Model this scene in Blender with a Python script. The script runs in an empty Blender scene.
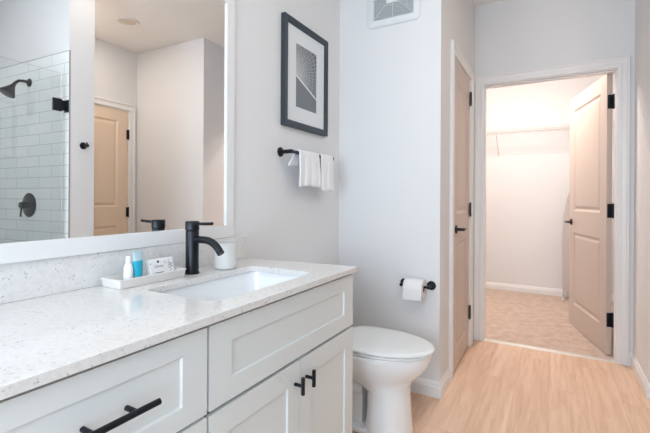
import bpy, bmesh, math, random
from mathutils import Vector, Matrix
random.seed(7)
sc = bpy.context.scene
COL = sc.collection
PI = math.pi

# ------------------------------------------------------------------ camera
cam = bpy.data.cameras.new('camera')
cam.sensor_fit = 'HORIZONTAL'; cam.sensor_width = 36.0
cam.lens = 400.21 / 650 * 36.0
cam.shift_x = 0.0
cam.shift_y = -(216.5 - 199.28) / 650
cam.clip_start = 0.02
camo = bpy.data.objects.new('camera', cam); COL.objects.link(camo)
camo.matrix_world = (Matrix.Translation((1.2022, 0, 1.1167)) @ Matrix.Rotation(0.5183, 4, 'Z')
                     @ Matrix.Rotation(PI / 2, 4, 'X') @ Matrix.Rotation(0.0055, 4, 'Z'))
sc.camera = camo

# ------------------------------------------------------------------ world, light, exposure
w = bpy.data.worlds.new('world'); sc.world = w; w.use_nodes = True
w.node_tree.nodes['Background'].inputs[0].default_value = (0.75, 0.87, 1.0, 1)
w.node_tree.nodes['Background'].inputs[1].default_value = 1.0
sc.view_settings.view_transform = 'Standard'
sc.view_settings.look = 'None'
sc.view_settings.exposure = 0.26
sc.view_settings.gamma = 1.0
sc.view_settings.use_curve_mapping = False


def light(name, kind, loc, power, colour, size=0.1, size_y=None, rot=(0, 0, 0), spread=None):
    l = bpy.data.lights.new(name, kind); l.energy = power; l.color = colour
    if kind == 'AREA':
        l.shape = 'RECTANGLE' if size_y else 'DISK'
        l.size = size
        if size_y: l.size_y = size_y
        if spread: l.spread = spread
    else:
        l.shadow_soft_size = size
    o = bpy.data.objects.new(name, l); COL.objects.link(o)
    o.location = loc; o.rotation_euler = rot
    return o


# daylight through an unseen window, added in the near wall behind the camera
light('added_window_light', 'AREA', (0.85, -1.36, 1.30), 38, (0.73, 0.865, 1.0), 1.3, 1.3, (PI / 2, 0, 0))
# vanity lamp, then ceiling lamps of the bathroom, shower and closet; alcove and hall are added fill
light('vanity_lamp', 'AREA', (0.14, 0.7, 2.20), 7, (1.0, 0.97, 0.93), 0.55, 0.10, (0, -PI / 2, 0))
light('bathroom_lamp', 'AREA', (1.0, 0.5, 2.62), 2, (0.95, 0.97, 1.0), 0.30)
light('shower_lamp', 'AREA', (2.15, 0.6, 2.62), 3.5, (0.97, 0.98, 1.0), 0.16)
light('added_alcove_fill', 'AREA', (2.20, 1.98, 2.655), 5.8, (1.0, 0.86, 0.74), 0.14)  # added where the mirror does not show it, to brighten the alcove
light('added_hall_fill', 'AREA', (1.42, 1.72, 2.62), 0.8, (1.0, 0.90, 0.80), 0.16)  # added outside the mirror's view to lift the hall wall
light('closet_lamp', 'POINT', (0.85, 4.10, 2.42), 20, (1.0, 0.87, 0.79), 0.06)
light('closet_downlight', 'AREA', (0.85, 4.10, 2.64), 15, (1.0, 0.87, 0.79), 0.14)

# ------------------------------------------------------------------ materials


def rgb(r, g, b):
    f = lambda c: ((c / 255 + 0.055) / 1.055) ** 2.4 if c / 255 > 0.04045 else c / 255 / 12.92
    return (f(r), f(g), f(b), 1)


def mat(name, col, rough=0.5, metal=0.0, spec=0.5, trans=0.0, coat=0.0, ior=1.45, emis=None, es=0.0, sheen=0.0, sss=0.0):
    m = bpy.data.materials.new(name); m.use_nodes = True
    b = m.node_tree.nodes['Principled BSDF']
    b.inputs['Base Color'].default_value = col
    b.inputs['Roughness'].default_value = rough
    b.inputs['Metallic'].default_value = metal
    b.inputs['Specular IOR Level'].default_value = spec
    b.inputs['Transmission Weight'].default_value = trans
    b.inputs['Coat Weight'].default_value = coat
    b.inputs['IOR'].default_value = ior
    b.inputs['Sheen Weight'].default_value = sheen
    b.inputs['Subsurface Weight'].default_value = sss
    if emis:
        b.inputs['Emission Color'].default_value = emis
        b.inputs['Emission Strength'].default_value = es
    return m


def nodes(m):
    return m.node_tree, m.node_tree.nodes['Principled BSDF']


def add(nt, kind, **kw):
    n = nt.nodes.new(kind)
    for k, v in kw.items():
        if k.startswith('i_'):
            n.inputs[k[2:].replace('_', ' ')].default_value = v
        else:
            setattr(n, k, v)
    return n


def ramp(nt, fac, stops):
    r = nt.nodes.new('ShaderNodeValToRGB'); e = r.color_ramp.elements
    while len(e) < len(stops): e.new(0.5)
    for i, (p, c) in enumerate(stops):
        e[i].position = p; e[i].color = c
    nt.links.new(fac, r.inputs[0]); return r.outputs[0]


def mixc(nt, fac, a, b, mode='MIX'):
    n = nt.nodes.new('ShaderNodeMix'); n.data_type = 'RGBA'; n.blend_type = mode
    if isinstance(fac, float): n.inputs[0].default_value = fac
    else: nt.links.new(fac, n.inputs[0])
    for s, v in ((6, a), (7, b)):
        if isinstance(v, tuple): n.inputs[s].default_value = v
        else: nt.links.new(v, n.inputs[s])
    return n.outputs[2]


def bump(nt, b, h, strength, dist):
    n = nt.nodes.new('ShaderNodeBump'); n.inputs['Strength'].default_value = strength
    n.inputs['Distance'].default_value = dist
    nt.links.new(h, n.inputs['Height']); nt.links.new(n.outputs[0], b.inputs['Normal'])


def coords(nt, scale=(1, 1, 1), rot=(0, 0, 0), loc=(0, 0, 0)):
    t = nt.nodes.new('ShaderNodeTexCoord'); mp = nt.nodes.new('ShaderNodeMapping')
    mp.inputs['Scale'].default_value = scale; mp.inputs['Rotation'].default_value = rot
    mp.inputs['Location'].default_value = loc
    nt.links.new(t.outputs['Object'], mp.inputs[0]); return mp.outputs[0]


def wall_paint(name, col):
    m = mat(name, col, 0.72, spec=0.25); nt, b = nodes(m)
    n = add(nt, 'ShaderNodeTexNoise', i_Scale=220.0, i_Detail=2.0)
    nt.links.new(coords(nt), n.inputs['Vector']); bump(nt, b, n.outputs[0], 0.05, 0.002)
    return m


M_WALL = wall_paint('wall_paint', rgb(230, 230, 231))
M_CEIL = wall_paint('ceiling_paint', rgb(244, 242, 238))
M_TRIM = mat('trim_paint', rgb(236, 235, 235), 0.35)
M_DOOR = mat('door_paint', rgb(206, 190, 180), 0.42)
M_DOOR3 = mat('tan_door_paint', rgb(234, 212, 188), 0.42)
M_BLACK = mat('matt_black_metal', rgb(22, 27, 33), 0.34, 0.35)
M_CAB = mat('cabinet_paint', rgb(227, 231, 231), 0.38)
M_CABSHADE = mat('cabinet_painted_gap_shade', rgb(92, 96, 94), 0.7)  # shade of the gaps put into the colour of the face frame
M_PORC = mat('porcelain', rgb(246, 247, 248), 0.08, coat=0.5)
M_SINK = mat('sink_porcelain', rgb(243, 245, 247), 0.1, coat=0.4)
M_LID = mat('toilet_seat_plastic', rgb(234, 236, 236), 0.16)
M_MIRROR = mat('mirror_silver', (0.93, 0.93, 0.925, 1), 0.0, 1.0)
M_GLASS = mat('clear_glass', (0.975, 0.99, 0.985, 1), 0.0, trans=1.0, ior=1.5)
M_GEDGE = mat('glass_edge', rgb(120, 146, 142), 0.1, trans=0.4)
M_TOWEL = mat('towel_terry', rgb(240, 241, 243), 0.95, spec=0.1, sheen=0.3)
M_PAPER = mat('toilet_paper', rgb(236, 234, 236), 0.95, spec=0.05)
M_CARD = mat('cardboard_core', rgb(160, 130, 100), 0.9)
M_MAT = mat('picture_mat', rgb(226, 230, 232), 0.85)
M_FRAME = mat('picture_frame', rgb(50, 60, 68), 0.4)
M_VENT = mat('vent_plastic', rgb(226, 229, 231), 0.4)
M_VENTD = mat('vent_louvre', rgb(186, 190, 193), 0.6)
M_CHROME = mat('chrome', (0.8, 0.8, 0.8, 1), 0.12, 1.0)
M_WIRE = mat('white_wire', rgb(214, 206, 204), 0.4)
M_TRAY = mat('ceramic_tray', rgb(236, 232, 228), 0.3)
M_CUP = mat('frosted_white_glass', rgb(233, 233, 229), 0.3, trans=0.12)
M_TEAL = mat('teal_label', rgb(40, 178, 208), 0.35)
M_TEALL = mat('pale_aqua_plastic', rgb(196, 226, 236), 0.25)
M_WHITEP = mat('white_plastic', rgb(240, 243, 245), 0.3)
M_DARKP = mat('dark_print', rgb(70, 72, 72), 0.6)
M_SOAP = mat('soap_wrapper', rgb(238, 238, 238), 0.5)
M_LENS = mat('lamp_lens', rgb(250, 240, 225), 0.4, emis=(1, 0.85, 0.68, 1), es=1.5)
M_BULB = mat('lamp_glow', rgb(250, 250, 250), 0.4, emis=(0.95, 0.98, 1, 1), es=1.2)
M_IRON = mat('ironing_cover', rgb(200, 190, 186), 0.9, spec=0.1)


def quartz():
    m = mat('quartz', rgb(232, 232, 231), 0.14, coat=0.2); nt, b = nodes(m)
    c = coords(nt)
    v = add(nt, 'ShaderNodeTexVoronoi', i_Scale=260.0, i_Randomness=1.0); nt.links.new(c, v.inputs['Vector'])
    n = add(nt, 'ShaderNodeTexNoise', i_Scale=75.0, i_Detail=4.0, i_Roughness=0.7); nt.links.new(c, n.inputs['Vector'])
    n2 = add(nt, 'ShaderNodeTexNoise', i_Scale=38.0, i_Detail=3.0); nt.links.new(c, n2.inputs['Vector'])
    sep = nt.nodes.new('ShaderNodeSeparateColor'); nt.links.new(v.outputs['Color'], sep.inputs[0])
    spots = ramp(nt, sep.outputs[0], [(0.0, (1, 1, 1, 1)), (0.90, (1, 1, 1, 1)), (0.94, rgb(236, 235, 236)), (1.0, rgb(206, 206, 210))])
    gate = ramp(nt, n2.outputs[0], [(0.46, (0, 0, 0, 1)), (0.60, (1, 1, 1, 1))])
    c1 = mixc(nt, gate, (1, 1, 1, 1), spots)
    grain = ramp(nt, n.outputs[0], [(0.30, rgb(220, 218, 215)), (0.50, rgb(229, 227, 225)), (0.7, rgb(235, 233, 230))])
    nt.links.new(mixc(nt, 1.0, grain, c1, 'MULTIPLY'), b.inputs['Base Color'])
    return m


def planks():
    m = mat('light_oak_planks', rgb(205, 170, 142), 0.42); nt, b = nodes(m)
    br = add(nt, 'ShaderNodeTexBrick', offset=0.37, i_Scale=1.0)
    br.inputs['Color1'].default_value = (0.0, 0, 0, 1); br.inputs['Color2'].default_value = (1, 1, 1, 1)
    br.inputs['Mortar'].default_value = (0.5, 0.5, 0.5, 1)
    br.inputs['Mortar Size'].default_value = 0.0010; br.inputs['Mortar Smooth'].default_value = 0.3
    br.inputs['Brick Width'].default_value = 1.22; br.inputs['Row Height'].default_value = 0.178
    nt.links.new(coords(nt, rot=(0, 0, PI / 2), loc=(0.3, 0.06, 0)), br.inputs['Vector'])
    # grain runs along the planks (y)
    shift = nt.nodes.new('ShaderNodeVectorMath'); shift.operation = 'MULTIPLY_ADD'
    nt.links.new(br.outputs['Color'], shift.inputs[0]); shift.inputs[1].default_value = (3.0, 7.0, 5.0)
    nt.links.new(coords(nt), shift.inputs[2])
    mp = nt.nodes.new('ShaderNodeMapping'); mp.inputs['Scale'].default_value = (42, 3.2, 3); nt.links.new(shift.outputs[0], mp.inputs[0])
    n = add(nt, 'ShaderNodeTexNoise', i_Scale=1.0, i_Detail=6.0, i_Roughness=0.62, i_Distortion=0.6); nt.links.new(mp.outputs[0], n.inputs['Vector'])
    mp2 = nt.nodes.new('ShaderNodeMapping'); mp2.inputs['Scale'].default_value = (9, 0.9, 1); nt.links.new(shift.outputs[0], mp2.inputs[0])
    n2 = add(nt, 'ShaderNodeTexNoise', i_Scale=1.0, i_Detail=3.0, i_Distortion=1.4); nt.links.new(mp2.outputs[0], n2.inputs['Vector'])
    g = ramp(nt, n.outputs[0], [(0.25, rgb(212, 176, 150)), (0.5, rgb(230, 198, 172)), (0.75, rgb(240, 212, 189))])
    g2 = ramp(nt, n2.outputs[0], [(0.3, rgb(244, 239, 234)), (0.65, (1, 1, 1, 1))])
    c1 = mixc(nt, 1.0, g, g2, 'MULTIPLY')
    tone = ramp(nt, br.outputs['Color'], [(0.0, rgb(244, 238, 234)), (1.0, (1, 1, 1, 1))])
    c2 = mixc(nt, 1.0, c1, tone, 'MULTIPLY')
    c3 = mixc(nt, br.outputs['Fac'], c2, rgb(196, 164, 138))
    nt.links.new(c3, b.inputs['Base Color'])
    bump(nt, b, n.outputs[0], 0.06, 0.002)
    return m


def carpet_mat():
    m = mat('beige_carpet', rgb(196, 172, 158), 0.98, spec=0.05, sheen=0.2); nt, b = nodes(m)
    c = coords(nt)
    n = add(nt, 'ShaderNodeTexNoise', i_Scale=150.0, i_Detail=5.0, i_Roughness=0.8); nt.links.new(c, n.inputs['Vector'])
    n2 = add(nt, 'ShaderNodeTexNoise', i_Scale=14.0, i_Detail=5.0, i_Roughness=0.7); nt.links.new(c, n2.inputs['Vector'])
    a = ramp(nt, n.outputs[0], [(0.3, rgb(196, 172, 156)), (0.7, rgb(240, 220, 204))])
    d = ramp(nt, n2.outputs[0], [(0.35, rgb(228, 222, 218)), (0.65, (1, 1, 1, 1))])
    nt.links.new(mixc(nt, 1.0, a, d, 'MULTIPLY'), b.inputs['Base Color'])
    bump(nt, b, n.outputs[0], 0.9, 0.006)
    return m


def tile(name, axis):
    m = mat(name, rgb(214, 220, 220), 0.12); nt, b = nodes(m)
    t = nt.nodes.new('ShaderNodeTexCoord'); s = nt.nodes.new('ShaderNodeSeparateXYZ'); cb = nt.nodes.new('ShaderNodeCombineXYZ')
    nt.links.new(t.outputs['Object'], s.inputs[0])
    nt.links.new(s.outputs['X' if axis == 'x' else 'Y'], cb.inputs['X']); nt.links.new(s.outputs['Z'], cb.inputs['Y'])
    mp = nt.nodes.new('ShaderNodeMapping'); mp.inputs['Location'].default_value = (0.065, -0.008, 0); nt.links.new(cb.outputs[0], mp.inputs[0])
    br = add(nt, 'ShaderNodeTexBrick', offset=0.5, i_Scale=1.0)
    br.inputs['Color1'].default_value = rgb(240, 243, 243); br.inputs['Color2'].default_value = rgb(233, 238, 238)
    br.inputs['Mortar'].default_value = rgb(176, 182, 182)
    br.inputs['Mortar Size'].default_value = 0.0016; br.inputs['Mortar Smooth'].default_value = 0.2
    br.inputs['Brick Width'].default_value = 0.300; br.inputs['Row Height'].default_value = 0.0785
    nt.links.new(mp.outputs[0], br.inputs['Vector'])
    nt.links.new(br.outputs['Color'], b.inputs['Base Color'])
    inv = nt.nodes.new('ShaderNodeMath'); inv.operation = 'SUBTRACT'; inv.inputs[0].default_value = 1.0
    nt.links.new(br.outputs['Fac'], inv.inputs[1]); bump(nt, b, inv.outputs[0], 0.4, 0.002)
    return m


def art_mat():
    """black-and-white photograph of a ribbed vault: rays fanning from one point over a plain grey wedge"""
    m = mat('framed_photo_print', rgb(150, 152, 155), 0.35); nt, b = nodes(m)
    t = nt.nodes.new('ShaderNodeTexCoord'); s = nt.nodes.new('ShaderNodeSeparateXYZ'); nt.links.new(t.outputs['Object'], s.inputs[0])
    def M(op, a, b2=None, c=None):
        n = nt.nodes.new('ShaderNodeMath'); n.operation = op
        for i, v in enumerate((a, b2, c)):
            if v is None: continue
            if isinstance(v, (int, float)): n.inputs[i].default_value = v
            else: nt.links.new(v, n.inputs[i])
        return n.outputs[0]
    y, z = s.outputs['Y'], s.outputs['Z']         # local: y along the wall 0..w, z up 0..h
    dy = M('ADD', y, 0.02); dz = M('SUBTRACT', z, 0.175)
    ang = M('ARCTAN2', dz, dy); rad = M('SQRT', M('ADD', M('MULTIPLY', dy, dy), M('MULTIPLY', dz, dz)))
    rays = M('GREATER_THAN', M('FRACT', M('MULTIPLY', ang, 11.0)), 0.80)
    rings = M('GREATER_THAN', M('FRACT', M('MULTIPLY', M('LOGARITHM', rad, 2.718), 5.5)), 0.84)
    lines = M('MAXIMUM', rays, rings)
    n = add(nt, 'ShaderNodeTexNoise', i_Scale=70.0, i_Detail=6.0, i_Roughness=0.8); nt.links.new(t.outputs['Object'], n.inputs['Vector'])
    base = ramp(nt, M('ADD', M('MULTIPLY', rad, 2.2), M('MULTIPLY', n.outputs[0], 0.55)),
                [(0.3, rgb(196, 198, 200)), (0.62, rgb(128, 132, 136)), (1.0, rgb(70, 74, 80))])
    c1 = mixc(nt, M('MULTIPLY', lines, 0.34), base, rgb(216, 218, 220))
    below = M('LESS_THAN', M('ADD', z, M('MULTIPLY', y, 0.42)), 0.168)
    edge = M('LESS_THAN', M('ABSOLUTE', M('SUBTRACT', M('ADD', z, M('MULTIPLY', y, 0.42)), 0.171)), 0.0055)
    c2 = mixc(nt, below, c1, rgb(116, 122, 127))
    c3 = mixc(nt, edge, c2, rgb(224, 226, 228))
    nt.links.new(c3, b.inputs['Base Color'])
    return m


M_QUARTZ, M_PLANK, M_CARPET = quartz(), planks(), carpet_mat()
M_TILEX, M_TILEY, M_ART = tile('white_tile_x', 'x'), tile('white_tile_y', 'y'), art_mat()

# ------------------------------------------------------------------ mesh helpers


def new(): return bmesh.new()


def box(bm, x0, x1, y0, y1, z0, z1, bev=0.0, seg=2):
    vs = [bm.verts.new((x, y, z)) for x in (x0, x1) for y in (y0, y1) for z in (z0, z1)]
    fs = [bm.faces.new([vs[i] for i in q]) for q in ((0, 1, 3, 2), (4, 6, 7, 5), (0, 4, 5, 1), (2, 3, 7, 6), (0, 2, 6, 4), (1, 5, 7, 3))]
    if bev:
        es = {e for f in fs for e in f.edges}
        bmesh.ops.bevel(bm, geom=list(es), offset=bev, segments=seg, affect='EDGES', profile=0.6)
    return bm


def frame_axes(d):
    d = Vector(d).normalized(); a = Vector((0, 0, 1)) if abs(d.z) < 0.9 else Vector((1, 0, 0))
    u = d.cross(a).normalized(); return u, d.cross(u).normalized()


def tube(bm, pts, r, n=14, caps=True):
    pts = [Vector(p) for p in pts]; rs = r if isinstance(r, (list, tuple)) else [r] * len(pts)
    rings = []; u = None
    for i, p in enumerate(pts):
        d = (pts[min(i + 1, len(pts) - 1)] - pts[max(i - 1, 0)]).normalized()
        if u is None: u, _ = frame_axes(d)
        else: u = (u - d * u.dot(d)).normalized()
        v = d.cross(u)
        rings.append([bm.verts.new(p + (u * math.cos(2 * PI * k / n) + v * math.sin(2 * PI * k / n)) * rs[i]) for k in range(n)])
    for a, b in zip(rings, rings[1:]):
        for k in range(n): bm.faces.new((a[k], a[(k + 1) % n], b[(k + 1) % n], b[k]))
    if caps: bm.faces.new(rings[0][::-1]); bm.faces.new(rings[-1])
    return bm


def lathe(bm, prof, origin=(0, 0, 0), axis=(0, 0, 1), n=28, caps=True):
    """prof: (radius, distance along axis)"""
    ax = Vector(axis).normalized(); u, v = frame_axes(ax); o = Vector(origin); rings = []
    for r, h in prof:
        rings.append([bm.verts.new(o + ax * h + (u * math.cos(2 * PI * k / n) + v * math.sin(2 * PI * k / n)) * max(r, 1e-4)) for k in range(n)])
    for a, b in zip(rings, rings[1:]):
        for k in range(n): bm.faces.new((a[k], a[(k + 1) % n], b[(k + 1) % n], b[k]))
    if caps: bm.faces.new(rings[0][::-1]); bm.faces.new(rings[-1])
    return bm


def loft(bm, rings, caps=True):
    R = [[bm.verts.new(p) for p in ring] for ring in rings]; n = len(R[0])
    for a, b in zip(R, R[1:]):
        for k in range(n): bm.faces.new((a[k], a[(k + 1) % n], b[(k + 1) % n], b[k]))
    if caps: bm.faces.new(R[0][::-1]); bm.faces.new(R[-1])
    return bm


def obj(name, bm, m, parent=None, smooth=None, loc=None, bevel=None):
    bmesh.ops.recalc_face_normals(bm, faces=bm.faces)
    me = bpy.data.meshes.new(name); bm.to_mesh(me); bm.free()
    o = bpy.data.objects.new(name, me); COL.objects.link(o)
    me.materials.append(m)
    if parent: o.parent = parent
    if loc: o.location = loc
    if bevel:
        md = o.modifiers.new('bevel', 'BEVEL'); md.width = bevel; md.segments = 2; md.limit_method = 'ANGLE'; md.angle_limit = math.radians(50)
    if smooth is not None:
        for p in me.polygons: p.use_smooth = True
        me.set_sharp_from_angle(angle=math.radians(smooth))
    return o


def tag(o, label, cat, group=None, kind=None):
    o['label'] = label; o['category'] = cat
    if group: o['group'] = group
    if kind: o['kind'] = kind
    return o


def thing(name, label, cat, loc=(0, 0, 0), group=None, rotz=0):
    o = bpy.data.objects.new(name, None); COL.objects.link(o); o.empty_display_size = 0.05
    o.location = loc; o.rotation_euler = (0, 0, rotz); return tag(o, label, cat, group)


def struct(name, bm, m, parent=None, label=None, cat=None, **kw):
    o = obj(name, bm, m, parent, **kw)
    if not parent:
        o['kind'] = 'structure'
        if label: o['label'] = label
        if cat: o['category'] = cat
    return o


def slab(bm, M, w, h, t, rects, steps, both=True):
    """panel door: face in local X,Z; front at local y=0, back at y=t; rects are pressed by steps [(inset, depth)]"""
    xs = sorted({0, w, *[r[0] for r in rects], *[r[1] for r in rects]}); zs = sorted({0, h, *[r[2] for r in rects], *[r[3] for r in rects]})
    def V(x, y, z): return bm.verts.new(M @ Vector((x, y, z)))
    for y, sgn, on in ((0, 1, True), (t, -1, both)):
        for i in range(len(xs) - 1):
            for j in range(len(zs) - 1):
                a, b, c, d = xs[i], xs[i + 1], zs[j], zs[j + 1]
                inside = any(a >= r[0] - 1e-6 and b <= r[1] + 1e-6 and c >= r[2] - 1e-6 and d <= r[3] + 1e-6 for r in rects)
                if inside and on: continue
                bm.faces.new([V(a, y, c), V(b, y, c), V(b, y, d), V(a, y, d)])
        if on:
            for r in rects:
                prev = [(r[0], y, r[2]), (r[1], y, r[2]), (r[1], y, r[3]), (r[0], y, r[3])]
                for ins, dep in steps:
                    yy = y + sgn * dep
                    cur = [(r[0] + ins, yy, r[2] + ins), (r[1] - ins, yy, r[2] + ins), (r[1] - ins, yy, r[3] - ins), (r[0] + ins, yy, r[3] - ins)]
                    for k in range(4):
                        bm.faces.new([V(*prev[k]), V(*prev[(k + 1) % 4]), V(*cur[(k + 1) % 4]), V(*cur[k])])
                    prev = cur
                bm.faces.new([V(*p) for p in prev])
    for a, b in (((0, 0), (w, 0)), ((w, 0), (w, h)), ((w, h), (0, h)), ((0, h), (0, 0))):
        bm.faces.new([V(a[0], 0, a[1]), V(b[0], 0, b[1]), V(b[0], t, b[1]), V(a[0], t, a[1])])
    bmesh.ops.remove_doubles(bm, verts=bm.verts, dist=1e-5)
    return bm


CASING = [(0, 0), (0, 0.011), (0.010, 0.015), (0.022, 0.015), (0.026, 0.011), (0.050, 0.013), (0.056, 0.019), (0.066, 0.019), (0.070, 0.015), (0.070, 0)]


def casing(name, l, r, H, P):
    """door casing around an opening l..r, height H. P(s, z, d) -> world point (s along wall, d out of wall)"""
    bm = new(); rings = []
    for s0, z0, sx, sz in ((l, 0, -1, 0), (l, H, -1, 1), (r, H, 1, 1), (r, 0, 1, 0)):
        rings.append([P(s0 + sx * t, z0 + sz * t, d) for t, d in CASING])
    loft(bm, rings)
    return struct(name, bm, M_TRIM)


BASEP = [(0, 0), (0.0145, 0), (0.0145, 0.058), (0.010, 0.066), (0.010, 0.074), (0.006, 0.082), (0.003, 0.088), (0, 0.088)]


def baseboard(name, pts, side=1):
    """pts: 2D path along the wall foot; profile to the left (side=1) or right of the path, mitred"""
    P2 = [Vector((p[0], p[1])) for p in pts]; rings = []
    for i, p in enumerate(P2):
        ns = []
        if i > 0: d = (p - P2[i - 1]).normalized(); ns.append(Vector((-d.y, d.x)) * side)
        if i < len(P2) - 1: d = (P2[i + 1] - p).normalized(); ns.append(Vector((-d.y, d.x)) * side)
        n = sum(ns, Vector((0, 0)))
        if len(ns) == 2: n = n / (1 + ns[0].dot(ns[1]))
        rings.append([(p.x + n.x * t, p.y + n.y * t, z) for t, z in BASEP])
    return struct(name, loft(new(), rings), M_TRIM)


# ------------------------------------------------------------------ the room
CH = 2.675
YV, XW, YF, XR, YR, XD = 2.288, 0.647, 3.393, 1.678, 2.876, 2.629
SY0, YT, WY = 0.10, 1.600, 1.778            # shower from y=SY0 to YT, wing wall YT..WY
YN = -1.4                                   # near wall behind the camera
bm = new(); box(bm, -0.12, XD + .12, YN - .1, 3.40, -0.1, 0); struct('floor', bm, M_PLANK)
bm = new(); box(bm, -0.4, 2.4, 3.405, 5.45, -0.1, 0.008); o = struct('floor_closet', bm, M_CARPET)
bm = new(); box(bm, -0.45, XD + .12, YN - .1, 5.5, CH, CH + .1); struct('ceiling', bm, M_CEIL)
bm = new(); box(bm, -0.12, 0, YN, YV + .1, 0, CH); struct('wall_left', bm, M_WALL)
bm = new(); box(bm, 0, XW, YV, YV + .1, 0, CH); struct('wall_behind_toilet', bm, M_WALL)
# hall wall with the linen door
L0, L1, DH = 2.590, 3.205, 2.04
bm = new(); box(bm, XW - .1, XW, YV + .1, L0, 0, CH); box(bm, XW - .1, XW, L1, YF, 0, CH); box(bm, XW - .1, XW, L0, L1, DH, CH); struct('wall_hall_left', bm, M_WALL)
bm = new(); box(bm, 0.0, 0.02, YV + .1, YF, 0, CH); struct('wall_linen_back', bm, M_WALL)
# closet wall
C0, C1, YB = 0.7206, 1.5816, 3.508
bm = new(); box(bm, -0.4, C0 - .012, YF, YB, 0, CH); box(bm, C1 + .012, 2.4, YF, YB, 0, CH); box(bm, C0 - .012, C1 + .012, YF, YB, DH, CH); struct('wall_far', bm, M_WALL)
bm = new(); box(bm, XR, XR + .1, YR + .1, YF, 0, CH); struct('wall_hall_right', bm, M_WALL)
bm = new(); box(bm, XR, XD + .1, YR, YR + .1, 0, CH); struct('wall_alcove_far', bm, M_WALL)
# entrance door wall
E0, E1 = 2.015, 2.787
bm = new(); box(bm, XD, XD + .1, WY, E0, 0, CH); box(bm, XD, XD + .1, E1, YR, 0, CH); box(bm, XD, XD + .1, E0, E1, DH, CH); struct('wall_right', bm, M_WALL)
# shower walls: plain above the tiling
bm = new(); box(bm, XR, XD + .1, YT + .008, WY, 0, CH); box(bm, XR, XD + .1, YT - 0.0, YT + .008, 2.127, CH); struct('wall_shower_far', bm, M_WALL)
bm = new(); box(bm, XR + .0, XD, YT, YT + .008, 0, 2.127); struct('wall_tile_far', bm, M_TILEX)
bm = new(); box(bm, XD, XD + .1, YN, YT, 0, CH); struct('wall_shower_back', bm, M_WALL)
bm = new(); box(bm, XD - .008, XD, SY0, YT, 0, 2.127); struct('wall_tile_back', bm, M_TILEY)
bm = new(); box(bm, XR, XD, SY0 - .12, SY0, 0, CH); struct('wall_shower_near', bm, M_WALL)
bm = new(); box(bm, XR, XR + .1, YN, SY0 - .12, 0, CH); struct('wall_near_right', bm, M_WALL)
bm = new(); box(bm, XR + .0, XD - .008, SY0, YT, 0.0, 0.03); struct('floor_shower', bm, M_TILEX)
bm = new(); box(bm, XR - .01, XR + .09, SY0, YT, 0.0, 0.10, 0.004); struct('trim_1', bm, M_QUARTZ)
# near wall with the unseen window added for the daylight
W0, W1, WZ0, WZ1 = 0.2, 1.5, 0.65, 1.95
bm = new(); box(bm, 0, W0, YN - .1, YN, 0, CH); box(bm, W1, XR, YN - .1, YN, 0, CH); box(bm, W0, W1, YN - .1, YN, 0, WZ0); box(bm, W0, W1, YN - .1, YN, WZ1, CH); struct('wall_near', bm, M_WALL)
bm = new()
box(bm, W0, W0 + .05, YN - .08, YN - .03, WZ0, WZ1); box(bm, W1 - .05, W1, YN - .08, YN - .03, WZ0, WZ1)
box(bm, W0, W1, YN - .08, YN - .03, WZ0, WZ0 + .05); box(bm, W0, W1, YN - .08, YN - .03, WZ1 - .05, WZ1); box(bm, W0, W1, YN - .08, YN - .03, 1.53, 1.57)
wn = struct('added_window_1', bm, M_TRIM)
bm = new(); box(bm, W0 + .05, W1 - .05, YN - .058, YN - .052, WZ0 + .05, WZ1 - .05); struct('pane', bm, M_GLASS, wn)
# closet shell
bm = new(); box(bm, -0.4, 2.4, 5.40, 5.5, 0, CH); struct('wall_closet_back', bm, M_WALL)
bm = new(); box(bm, -0.5, -0.4, YF, 5.5, 0, CH); struct('wall_closet_left', bm, M_WALL)
bm = new(); box(bm, 2.4, 2.5, YF, 5.5, 0, CH); struct('wall_closet_right', bm, M_WALL)

# jambs with stops
def jamb(name, bm): return struct(name, bm, M_TRIM)
bm = new()
box(bm, C0 - .012, C0, YF, YB, 0, DH); box(bm, C1, C1 + .012, YF, YB, 0, DH); box(bm, C0, C1, YF, YB, DH - .012, DH)
box(bm, C0, C0 + .009, 3.425, 3.460, 0, DH - .012); box(bm, C1 - .006, C1, 3.425, 3.460, 0, DH - .012); box(bm, C0 + .009, C1 - .006, 3.425, 3.460, DH - .021, DH - .012)
jamb('trim_2', bm)
bm = new()
box(bm, XW - .1, XW, L0, L0 + .012, 0, DH); box(bm, XW - .1, XW, L1 - .012, L1, 0, DH); box(bm, XW - .1, XW, L0 + .012, L1 - .012, DH - .012, DH)
jamb('trim_3', bm)
casing('trim_4', C0 - .002, C1 + .002, DH - .006, lambda s, z, d: (s, YF - d, z))
casing('trim_5', L0 + .006, L1 - .006, DH - .006, lambda s, z, d: (XW + d, s, z))
casing('trim_6', E0 + .006, E1 - .006, DH - .006, lambda s, z, d: (XD - d, s, z))
# threshold bar between planks and carpet
bm = new()
loft(bm, [[(x, YF - .004, 0.0), (x, YF + .0, .006), (x, YF + .018, .011), (x, YF + .034, .011), (x, YF + .04, 0.002)] for x in (C0 + .0005, C1 - .0005)])
struct('trim_7', bm, mat('threshold_metal', rgb(226, 220, 214), 0.3, 0.6))
# baseboards
baseboard('baseboard_left', [(0, 1.362), (0, YV), (XW, YV), (XW, L0 - .066)], side=-1)
baseboard('baseboard_hall', [(C1 + .066, YF), (XR, YF), (XR, YR), (XD, YR), (XD, E1 + .064)], side=-1)
baseboard('baseboard_right', [(XD, E0 - .066), (XD, WY), (XR, WY), (XR, YT)], side=-1)
baseboard('baseboard_closet', [(-0.4, YB), (-0.4, 5.40), (2.4, 5.40), (2.4, YB)], side=-1)

bm = new(); box(bm, XR, XD - .008, YT - .002, YT, 2.1272, 2.1295); box(bm, XR - .0015, XR, YT - .002, YT + .008, .1, 2.1295)
struct('trim_9', bm, mat('tile_edge_strip', rgb(158, 161, 160), .5, .0))
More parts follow.
